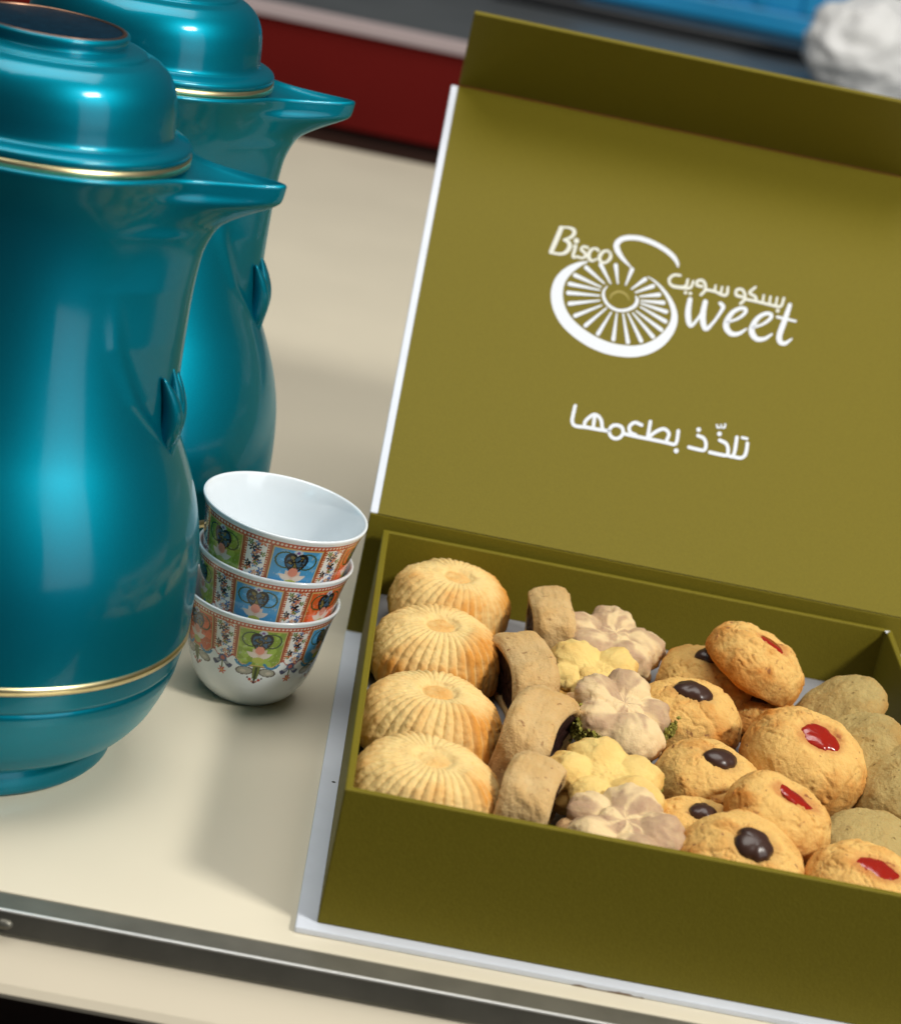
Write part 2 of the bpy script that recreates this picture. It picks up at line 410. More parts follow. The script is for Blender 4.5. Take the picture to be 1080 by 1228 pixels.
ink.stroke([(497,498,8),(470,540,20),(475,590,24),(510,640,24),(570,672,24),(640,670,26),(695,640,30),(712,600,26),(702,572,10)])
ink.build('wheel_emblem', M_print)
ink = Ink(645, 260, 6.0); ink.stroke([(518,592,6),(530,560,15),(580,538,17),(630,558,15),(656,600,6)]); ink.build('emblem_hub_arc', M_print_gold)
ink = Ink(650, 260, 10.8)
ink.stroke([(245,145,66),(180,300,70),(115,450,64)])
ink.stroke([(225,140,30),(330,138,30),(400,165,50),(412,215,56),(370,265,46),(275,300,26)])
ink.stroke([(275,300,26),(340,330,52),(352,390,64),(310,455,56),(230,482,40),(100,462,36)])
ink.dot(441, 312, 36)
ink.stroke([(405,385,30),(432,382,44),(398,505,46),(420,525,36),(465,512,24)])
ink.stroke([(585,400,40),(530,388,36),(502,425,40),(545,465,44),(560,510,42),(515,535,36),(462,522,34)])
ink.stroke([(722,435,46),(690,412,34),(635,428,44),(600,490,56),(610,548,50),(650,572,38),(700,548,26)])
ink.stroke([(880,470,44),(830,440,34),(770,470,48),(738,535,54),(765,590,42),(825,590,40),(880,535,50),(882,468,42)])
ink.build('small_latin_lettering', M_print_dim)
ink = Ink(790, 300, 6.0)
ink.stroke([(222,355,38),(208,440,46),(212,510,44),(228,543,34),(262,515,24),(305,450,20),(328,385,24)])
ink.stroke([(332,372,38),(316,450,46),(316,520,46),(338,568,36),(390,520,24),(440,450,26),(460,408,34),(440,384,30)])
for dx, dy in ((0, 0), (184, 38)):
    ink.stroke([(486+dx,520+dy,20),(560+dx,496+dy,22),(615+dx,455+dy,28),(620+dx,425+dy,30),(580+dx,420+dy,30),(525+dx,452+dy,36),(488+dx,510+dy,46),(484+dx,560+dy,48),(520+dx,602+dy,40),(575+dx,600+dy,30),(626+dx,568+dy,16)])
ink.stroke([(940,395,32),(905,500,42),(866,610,46),(870,660,42),(905,672,32),(952,640,14)])
ink.stroke([(850,482,22),(980,512,20)])
ink.build('latin_lettering', M_print)
# Arabic name above it
k = 23
ink.stroke
ar = Ink(790, 300, 6.0)
ar.stroke([(152,182,20),(105,180,22),(72,212,k),(88,252,k),(145,266,k),(192,258,k),(206,212,20)])
ar.stroke([(100,262,k),(170,272,k),(225,270,k),(246,225,20)]); ar.dot(190, 306, 13); ar.dot(224, 312, 13)
ar.stroke([(308,262,k),(272,252,k),(278,222,k),(312,220,k),(332,250,k),(330,290,k),(300,322,k)])
ar.stroke([(330,284,k),(400,298,k),(460,325,k),(488,315,k),(494,268,20)])
ar.stroke([(398,296,20),(406,256,18)]); ar.stroke([(444,312,20),(452,266,18)])
ar.stroke([(598,338,k),(554,324,k),(558,288,k),(594,284,k),(616,318,k),(612,358,k),(585,386,k)])
ar.stroke([(612,352,k),(690,368,k),(780,390,k),(830,402,k),(875,405,k),(897,346,20)])
ar.stroke([(692,268,20),(650,308,k),(690,336,k),(698,366,k)])
ar.stroke([(744,378,20),(752,326,18)]); ar.stroke([(792,388,20),(800,336,18)]); ar.stroke([(838,398,20),(848,344,18)]); ar.dot(852, 438, 14)
ar.build('arabic_name_lettering', M_print_dim)
sl = Ink(675, 470, 4.596); q = 22
sl.stroke([(66,78,q),(54,130,q),(50,165,q),(68,188,q),(130,196,q),(190,207,q),(248,216,q)])
sl.stroke([(116,190,q),(124,160,q),(170,126,q),(206,150,q),(216,205,q)]); sl.stroke([(174,132,q),(165,198,q)])
sl.stroke([(252,216,q),(266,192,q),(292,184,q),(322,196,q),(330,226,q),(312,252,q),(284,258,q),(260,242,q),(252,214,q)])
sl.stroke([(330,230,q),(400,246,q),(500,266,q),(575,282,q),(612,290,q),(626,270,q),(634,216,q)])
sl.stroke([(432,184,q),(396,170,q),(366,190,q),(368,222,q),(400,240,q)])
sl.stroke([(480,165,q),(470,225,q),(464,256,q)]); sl.stroke([(468,252,q),(515,218,q),(556,206,q),(582,232,q),(566,276,q)])
sl.dot(622, 326, 14)
sl.stroke([(742,242,q),(774,258,q),(786,290,q),(776,322,q),(740,318,q),(692,306,q)]); sl.dot(746, 210, 13)
sl.stroke([(862,268,q),(896,286,q),(908,318,q),(900,350,q),(860,346,q),(806,334,q)]); sl.dot(860, 233, 13)
sl.stroke([(846,184,12),(850,198,12),(866,196,12),(869,182,12),(872,196,12),(888,198,12),(892,180,12)])
sl.stroke([(900,350,q),(930,357,q),(944,330,q),(956,252,q)])
sl.stroke([(930,357,q),(975,366,q),(1000,352,q),(1010,318,q),(1014,285,q)]); sl.stroke([(985,254,18),(1012,260,18)])
sl.build('slogan_lettering', M_print)

# liner layer under the cookies
V, F = boxes([(1.06, 23.4, 0.85, 25.9, 0.48, 2.60)], 0.03)
tag(mobj('paper_liner', V, F, M_liner, smooth=False), 'pale grey liner card under the cookies inside the olive box', 'liner')

# ================================================================== FLASKS
SP = 0.14                         # spout direction (radians from +x)
BODY = [(0.01, 0.0), (5.95, 0.0), (6.22, 0.06), (6.28, 0.2), (6.16, 0.95), (6.04, 1.05), (6.04, 1.12), (6.36, 1.16), (6.75, 1.36), (7.2, 1.72), (7.65, 2.35), (8.0, 3.2), (8.24, 4.0), (8.30, 4.40), (8.265, 4.43), (8.265, 4.50), (8.32, 4.53), (8.42, 4.95), (8.47, 5.35), (8.48, 6.4), (8.44, 7.6), (8.30, 9.0), (8.05, 10.1), (7.7, 11.15), (7.2, 12.3), (6.7, 13.3), (6.25, 14.5), (5.85, 15.9), (5.55, 17.3), (5.35, 18.7), (5.28, 20.0), (5.36, 21.2), (5.55, 22.0), (5.78, 22.55), (5.92, 22.85), (5.96, 23.0)]
BP = np.array(BODY)
_k = [i for i, p in enumerate(BODY) if p[1] >= 4.53][0]
_lo = []
for a, b in zip(BP[:_k], BP[1:_k+1]):
    n = max(1, int(np.linalg.norm(b-a)/0.14)); _lo += [a+(b-a)*t for t in np.arange(n)/n]
_lo = np.array(_lo)
_hi = cr(BP[_k:], 24); _L = np.concatenate([[0], np.cumsum(np.linalg.norm(np.diff(_hi, axis=0), axis=1))])
_t = np.linspace(0, _L[-1], 190); _hi = np.stack([np.interp(_t, _L, _hi[:, 0]), np.interp(_t, _L, _hi[:, 1])], 1)
for _ in range(60):
    _hi[1:-1, 0] = 0.25*_hi[:-2, 0]+0.5*_hi[1:-1, 0]+0.25*_hi[2:, 0]
for _ in range(2): _lo[12:-6] = 0.25*_lo[11:-7]+0.5*_lo[12:-6]+0.25*_lo[13:-5]
BPR = np.vstack([_lo, _hi])
_sz = np.array([12.6, 13.3, 14.4, 15.7, 17.6, 18.7, 19.8, 20.5, 21.2, 21.6, 22.0, 22.3, 22.5, 23.0])
_sr = np.array([7.0, 6.72, 6.62, 6.55, 6.52, 6.53, 6.6, 6.72, 7.02, 7.45, 8.15, 8.85, 9.10, 9.18])
_tab = cr(np.stack([_sz, _sr], 1), 8); _sz, _sr = _tab[:, 0], _tab[:, 1]
for _ in range(4): _sr[1:-1] = 0.25*_sr[:-2]+0.5*_sr[1:-1]+0.25*_sr[2:]
_wz = np.array([12.6, 13.6, 15.0, 17.0, 19.0, 21.0, 22.0, 22.6, 23.0]); _ww = np.array([0.05, 0.15, 0.28, 0.38, 0.41, 0.36, 0.26, 0.20, 0.185])
def r_spout(r0, z, th):
    """r0,z arrays (n,1), th (1,m) -> radius with spout"""
    A = np.clip(np.interp(z, _sz, _sr, left=0, right=9.15)-r0, 0, None)
    A = np.where(z < 12.6, 0, A)
    wd = np.interp(z, _wz, _ww)
    pw = np.interp(z, [13, 17, 20, 22.4], [2.6, 2.4, 2.0, 1.5])
    x = np.abs(th)/wd
    g = np.exp(-x**pw)
    ridge = 0.07*np.exp(-((x-1.55)/0.16)**2)*ss(12.8, 14.2, z)*(1-ss(17.0, 19.5, z))
    panel = 0
    return r0+A*g+ridge+panel
def theta_grid(n_fine=150, n_rest=130):
    f = np.sinh(np.linspace(-3, 3, n_fine))/np.sinh(3)*0.95
    rest = np.linspace(0.95, 2*np.pi-0.95, n_rest+2)[1:-1]
    return np.concatenate([f, rest])
def flask_meshes():
    th = theta_grid(); n = len(th); d = (th+np.pi) % (2*np.pi)-np.pi
    r0, z = BPR[:, :1], BPR[:, 1:]
    R = r_spout(r0, z, d[None, :]); Z = np.repeat(z, n, 1)
    # rim lip then the top surface dished in towards the lid
    Rl = R[-1]; fr = (Rl-5.9)/3.25
    rows = [(R[i], Z[i]) for i in range(len(R))]
    for (dr, dz) in ((0.0, 0.07), (-0.05, 0.13), (-0.12, 0.15), (-0.20, 0.12), (-0.28, 0.02)):
        rows.append((Rl+dr, np.full(n, 23.0+dz)-0.0*fr))
    base = Rl-0.28
    for t in (0.15, 0.35, 0.6, 0.8, 1.0):
        rr = base*(1-t)+5.2*t
        rows.append((rr, 23.02-0.30*np.clip(fr, 0, 1)*math.sin(math.pi*min(1, t*1.0))-0.06*t))
    R = np.array([a for a, b in rows]); Z = np.array([b for a, b in rows])
    Z = Z+0.14*np.clip((R-6.2)/2.9, 0, 1)**2*ss(21.6, 22.6, Z)
    V = np.stack([R*np.cos(th+SP), R*np.sin(th+SP), Z], -1).reshape(-1, 3)
    return V, grid_faces(len(R), n)
body_me = mesh_data('body', *flask_meshes(), M_teal)
def ring_me(name, prof, mat, n=160):
    P = prof+[prof[0]]; V, F = revolve(P, n); return mesh_data(name, V, F, mat)
band_me = ring_me('gold_band', [(8.40, 5.29), (8.500, 5.30), (8.515, 5.46), (8.515, 5.62), (8.40, 5.63)], M_gold)
lid_prof = cr([(5.0, 22.95), (5.50, 22.97), (5.58, 23.06), (5.58, 23.38)], 3).tolist()+cr([(5.59, 23.385), (5.63, 23.50), (5.58, 23.66), (5.34, 23.77), (5.08, 23.85), (4.97, 23.99), (4.93, 24.25), (4.88, 24.85), (4.76, 25.45), (4.50, 25.95), (4.12, 26.28), (3.82, 26.40), (3.66, 26.46), (3.56, 26.56), (3.30, 26.64), (3.02, 26.66)], 5).tolist()+[(2.90, 26.66), (2.85, 26.70), (2.87, 26.84), (2.90, 27.02), (2.87, 27.11), (2.80, 27.14), (2.70, 27.14), (2.66, 27.10), (0.01, 27.10)]
lid_me = mesh_data('lid', *revolve(lid_prof, 160), M_teal)
lband_me = ring_me('gold_band', [(5.56, 23.06), (5.645, 23.065), (5.655, 23.22), (5.65, 23.375), (5.56, 23.38)], M_gold)
inlay_me = mesh_data('cap_inlay', *revolve([(2.64, 27.11), (2.60, 27.125), (0.01, 27.135)], 96), M_cap)
crim_me = ring_me('cap_rim', [(2.62, 27.10), (2.62, 27.15), (2.70, 27.165), (2.78, 27.15), (2.78, 27.13)], M_copper, 120)
# leaf ornament: twisted pointed lobes lying on the foot of the spout
def leaf_mesh():
    V, F = [], []
    for (off, ln, tw, w0, z0) in ((-0.75, 2.9, 0.75, 0.60, 12.9), (-0.1, 3.5, 0.55, 0.52, 12.6), (0.55, 2.9, -0.55, 0.60, 13.0)):
        path, rad = [], []
        for t in np.linspace(0, 1, 22):
            z = z0+ln*t; r_base = np.interp(z, _sz, _sr)
            ang = SP-0.10+(off*(0.25+0.9*t)+tw*math.sin(t*3.0)*0.35)/r_base*1.0
            rr = r_base-0.14+0.26*math.sin(math.pi*t)
            path.append((rr*math.cos(ang), rr*math.sin(ang), z)); rad.append(0.05+w0*0.62*math.sin(math.pi*t**0.75)**0.9)
        v, f = tube(path, np.array(rad), 12); b = len(V); V += v.tolist(); F += [[b+i for i in q] for q in f]
    return V, F
leaf_me = mesh_data('leaf_ornament', *leaf_mesh(), M_teal)
hp = cr([(-5.0, 0, 22.2), (-8.2, 0, 22.6), (-10.6, 0, 21.2), (-11.2, 0, 18.0), (-10.6, 0, 14.0), (-9.0, 0, 11.2), (-7.6, 0, 10.6)], 8)
ca, sa = math.cos(SP), math.sin(SP)
hp = np.stack([hp[:, 0]*ca-hp[:, 1]*sa, hp[:, 0]*sa+hp[:, 1]*ca, hp[:, 2]], -1)
handle_me = mesh_data('handle', *tube(hp, 0.85, 18), M_teal)
tip_me = None
def flask(loc, rz, label):
    e = empty('coffee_flask', loc, label, 'flask', 'pair of teal coffee flasks'); e.rotation_euler.z = rz
    b = link('body', body_me, e)
    for nm, me in (('gold_band', band_me), ('leaf_ornament', leaf_me)): link(nm, me, b)
    l = link('lid', lid_me, e)
    for nm, me in (('gold_band', lband_me), ('cap_rim', crim_me), ('cap_inlay', inlay_me)): link(nm, me, l)
    link('handle', handle_me, e)
    return e
flask((-14.48, 10.8, 0.0), -0.20, 'teal metallic flask standing at the table edge in front of its twin')
flask((-13.2, 28.3, 0.0), -0.08, 'teal metallic flask standing behind its twin, its spout nearer the red counter')

# ================================================================== CUPS
CUP = [(0.01, 0.12), (1.30, 0.12), (1.36, 0.0), (1.52, 0.0), (1.62, 0.08), (1.86, 0.30), (2.12, 0.62), (2.36, 1.05), (2.56, 1.6), (2.70, 2.2), (2.80, 2.8), (2.89, 3.4), (2.99, 4.0), (3.10, 4.5), (3.22, 4.86)]
LIP = [(3.245, 4.93), (3.23, 4.985), (3.185, 5.0), (3.13, 4.985), (3.09, 4.92)]
INN = [(2.98, 4.5), (2.86, 4.0), (2.76, 3.4), (2.66, 2.8), (2.55, 2.2), (2.40, 1.6), (2.18, 1.05), (1.90, 0.66), (1.50, 0.42), (0.9, 0.32), (0.01, 0.30)]
def cup_mesh():
    nth = 840
    outer = cr(CUP[4:], 2); oz = np.linspace(1.2, 4.86, 112)
    rr = np.interp(oz, outer[:, 1], outer[:, 0])
    low = [p for p in cr(CUP[3:], 3).tolist() if p[1] < 1.18]
    prof = CUP[:3]+low+list(zip(rr, oz))+LIP+cr(INN, 2).tolist()
    V, F = revolve(prof, nth)
    P = np.array(prof); npf = len(P)
    is_out = np.zeros(npf, bool); is_out[:3+len(low)+len(oz)] = True
    Zv = np.repeat(P[:, 1], nth); O = np.repeat(is_out, nth)
    th = np.tile(np.arange(nth)*2*np.pi/nth, npf)
    C = np.tile(np.array([0.79, 0.84, 0.875]), (len(V), 1))
    per = 2*np.pi/6; idx = np.floor(th/per).astype(int); s = (th-(idx+0.5)*per)*2.92     # centred on wide panel
    z = Zv
    nz1 = fbm(V, 2.2, 2, 3); nz2 = fbm(V, 6.0, 2, 9)
    def put(mask, col, k=1.0):
        mk = mask & O
        C[mk] = C[mk]*(1-k)+np.array(col)*k
    RED, ORG, NAVY, BLK = (0.42, 0.05, 0.02), (0.55, 0.13, 0.03), (0.03, 0.07, 0.22), (0.012, 0.012, 0.016)
    wide = np.abs(s) < 0.98; nar = np.abs(s) > 1.06
    sn = np.where(s > 0, s-1.53, s+1.53)                                             # centred on narrow panel
    zb = 2.62+0.28*ss(0.62, 0.98, np.abs(s))                                          # chamfered foot of wide panel
    cols = [(0.23, 0.34, 0.035), (0.075, 0.33, 0.62), (0.66, 0.11, 0.025)]
    # narrow floral panels
    zbn = 2.75+0.2*ss(0.2, 0.45, np.abs(sn))
    inn = nar & (z < 4.52) & (z > zbn)
    put(nar & (z < 4.52) & (z > zbn-0.06), RED); 
    core = inn & (np.abs(sn) < 0.39)
    put(core, (0.84, 0.84, 0.82)); put((np.abs(s) >= 0.975) & (np.abs(s) <= 1.065) & (z < 4.52) & (z > 2.85), (0.40, 0.10, 0.04)); put((np.abs(np.abs(sn)-0.43) < 0.04) & (z < 4.52) & (z > zbn) & (((z*9) % 1) < 0.5), (0.75, 0.55, 0.35))
    rs = np.random.RandomState(4)
    pal = [(0.05, 0.16, 0.42), (0.60, 0.16, 0.06), (0.02, 0.02, 0.03), (0.09, 0.24, 0.50), (0.02, 0.02, 0.03), (0.62, 0.30, 0.16), (0.12, 0.2, 0.04)]
    for j in range(30):
        cx, cz, rad = rs.uniform(-0.34, 0.34), 2.75+1.75*(j+rs.uniform(0, 1))/30, rs.uniform(0.09, 0.18)
        dx, dz = sn-cx, z-cz; ang = np.arctan2(dz, dx)
        put(core & (np.hypot(dx, dz) < rad*(0.75+0.35*np.cos(5*ang+j))), pal[j % 7])
        put(core & (np.hypot(dx, dz) < rad*0.22), (0.75, 0.6, 0.4))
    # wide coloured panels
    pw = wide & (z < 4.52) & (z > zb)
    put(wide & (z < 4.52) & (z > zb-0.10), (0.10, 0.03, 0.015))
    put((np.abs(s) < 0.955) & (z < 4.50) & (z > zb-0.06), (0.62, 0.42, 0.16))
    for c in range(3):
        ins = (np.abs(s) < 0.915) & (z < 4.46) & (z > zb) & (idx % 3 == c)
        put(ins, cols[c]); put(ins & (nz1 > 0.25), tuple(min(1, v*1.5+0.04) for v in cols[c]), 0.7); put(ins & (nz2 > 0.5), (0.6, 0.6, 0.45), 0.35)
    # scroll round the panel top, heart, lotus
    hx, hz = s/0.46, (z-3.72)/0.46
    heart = (hx**2+(hz*1.02-0.62*np.sqrt(np.abs(hx)))**2) < 1.0
    hx2, hz2 = s/0.37, (z-3.72)/0.37
    heart2 = (hx2**2+(hz2*1.02-0.62*np.sqrt(np.abs(hx2)))**2) < 1.0
    swirl = np.abs(np.hypot(np.abs(s)-0.42, z-3.95)-0.36) < 0.035
    put(pw & swirl, (0.05, 0.09, 0.03)); put(pw & (np.hypot(s, z-4.32) < 0.16), (0.55, 0.62, 0.70)); put(pw & (np.hypot(s, z-4.34) < 0.07), (0.20, 0.10, 0.30))
    put(pw & heart, BLK); put(pw & heart2 & (nz2 > 0.05), (0.05, 0.12, 0.20)); put(pw & heart2 & (nz2 < -0.35), (0.20, 0.16, 0.05))
    for a, ln, cc in ((0, 0.50, (0.80, 0.52, 0.40)), (0.55, 0.55, (0.72, 0.55, 0.46)), (-0.55, 0.55, (0.72, 0.55, 0.46)), (1.1, 0.60, (0.76, 0.66, 0.58)), (-1.1, 0.60, (0.76, 0.66, 0.58))):
        u = s*math.cos(a)-(z-3.02)*math.sin(a); v = s*math.sin(a)+(z-3.02)*math.cos(a)
        put(pw & (v > 0) & (v < ln) & (np.abs(u) < 0.13*np.sin(np.pi*np.clip(v/ln, 0, 1))), cc)
    put(pw & (np.hypot(s, (z-3.42)*0.9) < 0.19), (0.72, 0.28, 0.20)); put(pw & (np.hypot(s/1.6, z-2.9) < 0.16), (0.45, 0.50, 0.10))
    # dotted line under the rim
    put((z > 4.53) & (z < 4.74), (0.50, 0.085, 0.035))
    ph = (th*2.95/0.155) % 1.0
    put((np.hypot((ph-0.5)*0.155, z-4.635) < 0.048), (0.82, 0.72, 0.60))
    # pendants under the panels
    for sgn in (-1, 1):
        u = (s*sgn-0.50); v = z-2.28
        put((np.hypot(u*0.75-0.0, (v+0.10*u)*1.35) < 0.30), (0.10, 0.08, 0.07)); put((np.hypot(u*0.75, (v+0.10*u)*1.35) < 0.245), (0.36, 0.36, 0.30))
        put((np.hypot(u*0.75-0.05, (v+0.02)*1.35) < 0.10), (0.55, 0.50, 0.42))
        put((np.abs(np.hypot(s*sgn-0.62, z-2.86)-0.34) < 0.06) & (z < 2.75), (0.03, 0.22, 0.42))
    put((np.abs(s) < 0.16*(1-ss(1.75, 2.7, 4.35-z)*0.3)) & (z < 2.6) & (z > 1.92), (0.16, 0.20, 0.03)); put((np.abs(s) < 0.05) & (z < 2.55) & (z > 1.8), (0.03, 0.05, 0.01))
    for (dx, dz, rad, cc) in ((-.20, 1.86, .075, (0.45, 0.05, 0.03)), (.20, 1.86, .075, (0.45, 0.05, 0.03)), (0, 1.72, .085, (0.10, 0.02, 0.03)), (-.1, 1.76, .05, (0.5, 0.2, 0.1)), (.1, 1.76, .05, (0.5, 0.2, 0.1)), (-.32, 1.95, .05, (0.02, 0.02, 0.02)), (.32, 1.95, .05, (0.02, 0.02, 0.02))):
        put(np.hypot(s-dx, z-dz) < rad, cc)
    for sgn in (-1, 1):
        put(np.hypot((sn*sgn-0.22)*0.8, (z-2.45)*1.4-0.15*np.cos(sn*9)) < 0.20, (0.035, 0.045, 0.12)); put(np.hypot((sn*sgn-0.22)*0.8, (z-2.45)*1.4) < 0.09, (0.35, 0.38, 0.42))
    put(np.hypot(sn, z-2.62) < 0.20, (0.07, 0.10, 0.22)); put(np.hypot(sn, z-2.62) < 0.10, (0.5, 0.12, 0.08))
    an = np.arctan2(z-1.98, sn)
    put(np.hypot(sn, (z-1.98)) < 0.20*(0.75+0.3*np.cos(6*an)), (0.58, 0.10, 0.04)); put(np.hypot(sn, z-1.98) < 0.06, (0.7, 0.35, 0.1))
    put((np.abs(sn) < 0.035) & (z < 2.5) & (z > 2.1), (0.12, 0.15, 0.05))
    return V, F, C
V, F, C = cup_mesh()
cup_me = mesh_data('coffee_cup', V, F, M_cup, True, {'print': C})
CX, CY = -3.75, 18.85
for (dx, dy, z, rz, tilt, tdir, scl, lab) in (
        (0, 0, 0.0, -1.95, 0.0, 0, (1.0, 1.0, 0.91), 'small white porcelain cup with floral panels at the bottom of its stack'),
        (0.14, 0.02, 1.60, -3.24, 0.02, 0.3, (1.0, 1.0, 0.95), 'floral printed porcelain cup wedged between two others in its stack'),
        (0.0, 0.02, 3.42, -2.84, 0.06, -0.25, (1.055, 1.055, 1.0), 'floral printed porcelain cup on top of its stack, white inside showing')):
    o = link('coffee_cup', cup_me, None, (CX+dx, CY+dy, z+0.002))
    o.scale = scl
    q1 = Quaternion((0, 0, 1), rz); ax = Vector((-math.sin(tdir), math.cos(tdir), 0)); o.rotation_mode = 'QUATERNION'
    o.rotation_quaternion = Quaternion(ax, tilt) @ q1
    tag(o, lab, 'cup', 'stacked coffee cups')

# ================================================================== COOKIES
def orient(o, n, spin=0.0):
    n = Vector(n).normalized(); o.rotation_mode = 'QUATERNION'
    o.rotation_quaternion = Vector((0, 0, 1)).rotation_difference(n) @ Quaternion((0, 0, 1), spin)
def place_top(px, py, z, n, ht):
    """foot point of a cookie whose top centre is seen at this pixel, at height z"""
    P = on_z(px, py, z); n = np.array(Vector(n).normalized()); return P-n*ht

# ---- fluted round cookies
def maamoul_mesh(seed):
    R, h, nth, npf = 2.68, 2.62, 456, 94
    th = np.arange(nth)*2*np.pi/nth
    prof = cr([(0.01, h-0.10), (0.38, h-0.11), (0.54, h-0.15), (0.66, h-0.10), (0.80, h-0.01), (1.05, h), (1.5, h-0.06), (1.95, h-0.26), (2.32, h-0.62), (2.56, h-1.08), (2.67, h-1.6), (2.66, h-2.0), (2.55, 0.30), (2.30, 0.06), (1.9, 0.0), (0.01, 0.0)], 12)
    L = np.concatenate([[0], np.cumsum(np.linalg.norm(np.diff(prof, axis=0), axis=1))]); t = np.linspace(0, L[-1], npf+36)
    prof = np.stack([np.interp(t, L, prof[:, 0]), np.interp(t, L, prof[:, 1])], 1); npf = len(prof)
    T = np.gradient(prof, axis=0); T /= np.linalg.norm(T, axis=1)[:, None]+1e-9
    nr, nzv = -T[:, 1], T[:, 0]                       # outward (profile runs top -> bottom)
    nr, nzv = -nr*-1, nzv
    nr = -T[:, 1]; nzv = T[:, 0]
    s = prof[:, 0]
    fl = ss(0.85, 2.0, s)*ss(0.02, 0.35, prof[:, 1])
    nfl = 38
    swirl = 0.10*ss(0.6, 2.6, s)
    phase = nfl*(th[None, :]+swirl[:, None]+0.03*math.sin(seed))
    groove = np.abs(np.sin(phase/2))**0.6
    amp = (0.125*fl)[:, None]+(0.035*ss(0.72, 0.95, s))[:, None]
    X = s[:, None]*np.cos(th); Y = s[:, None]*np.sin(th); Z = np.repeat(prof[:, 1:], nth, 1)
    P = np.stack([X, Y, Z], -1).reshape(-1, 3)
    n1 = fbm(P, 0.55, 2, seed).reshape(npf, nth); n2 = fbm(P, 2.6, 3, seed+5).reshape(npf, nth)
    var = 0.75+0.45*fbm(np.stack([np.cos(th), np.sin(th), th*0], 1), 1.3, 2, seed)[None, :]
    disp = amp*var*(groove-0.7)+0.13*n1*ss(0.5, 1.4, s)[:, None]+0.03*n2+0.014*fbm(P, 7.0, 2, seed+8).reshape(npf, nth)
    P[:, 0] += (nr[:, None]*disp*np.cos(th)).ravel(); P[:, 1] += (nr[:, None]*disp*np.sin(th)).ravel(); P[:, 2] += (nzv[:, None]*disp).ravel()
    P[:, 2] = np.maximum(P[:, 2], 0.0)
    # browning: dimple, ridge crests of one side, patches
    side = np.cos(th-(-0.95+0.9*math.sin(seed*2.1)))[None, :]
    bake = -0.02+0.46*(1-ss(0.50, 0.66, s))[:, None]+ss(1.1, 2.4, s)[:, None]*(0.14+0.70*ss(-0.2, 1.0, side+0.6*n1))*(0.35+0.65*groove)+0.30*n1+0.14*n2
    bake = bake-0.25*np.exp(-((s-0.95)/0.22)**2)[:, None]
    return P, grid_faces(npf, nth), np.clip(bake, 0, 1).ravel()
for k, (px, py, R, tilt, lab) in enumerate((
        (548, 693, 1.0, (0.05, -0.06, 1), 'fluted round cookie touching the box back wall'),
        (528, 751, 1.03, (-0.03, -0.05, 1), 'fluted round cookie second from the box back wall'),
        (525, 831, 1.06, (0.0, -0.02, 1), 'fluted round cookie second from the box front wall'),
        (520, 911, 1.06, (0.02, -0.03, 1), 'fluted round cookie touching the box front wall'))):
    V, F, bk = maamoul_mesh(k*1.7+1)
    V = V*np.array([R, R, 1.0])
    o = mobj('fluted_cookie', V, F, M_maamoul, attrs={'bake': bk})
    P = place_top(px, py, 5.12, tilt, 2.48); P[2] = max(P[2], 2.62)
    o.location = Vector(P)*S; orient(o, tilt, 0.4*k)
    tag(o, lab, 'cookie', 'fluted round cookies')

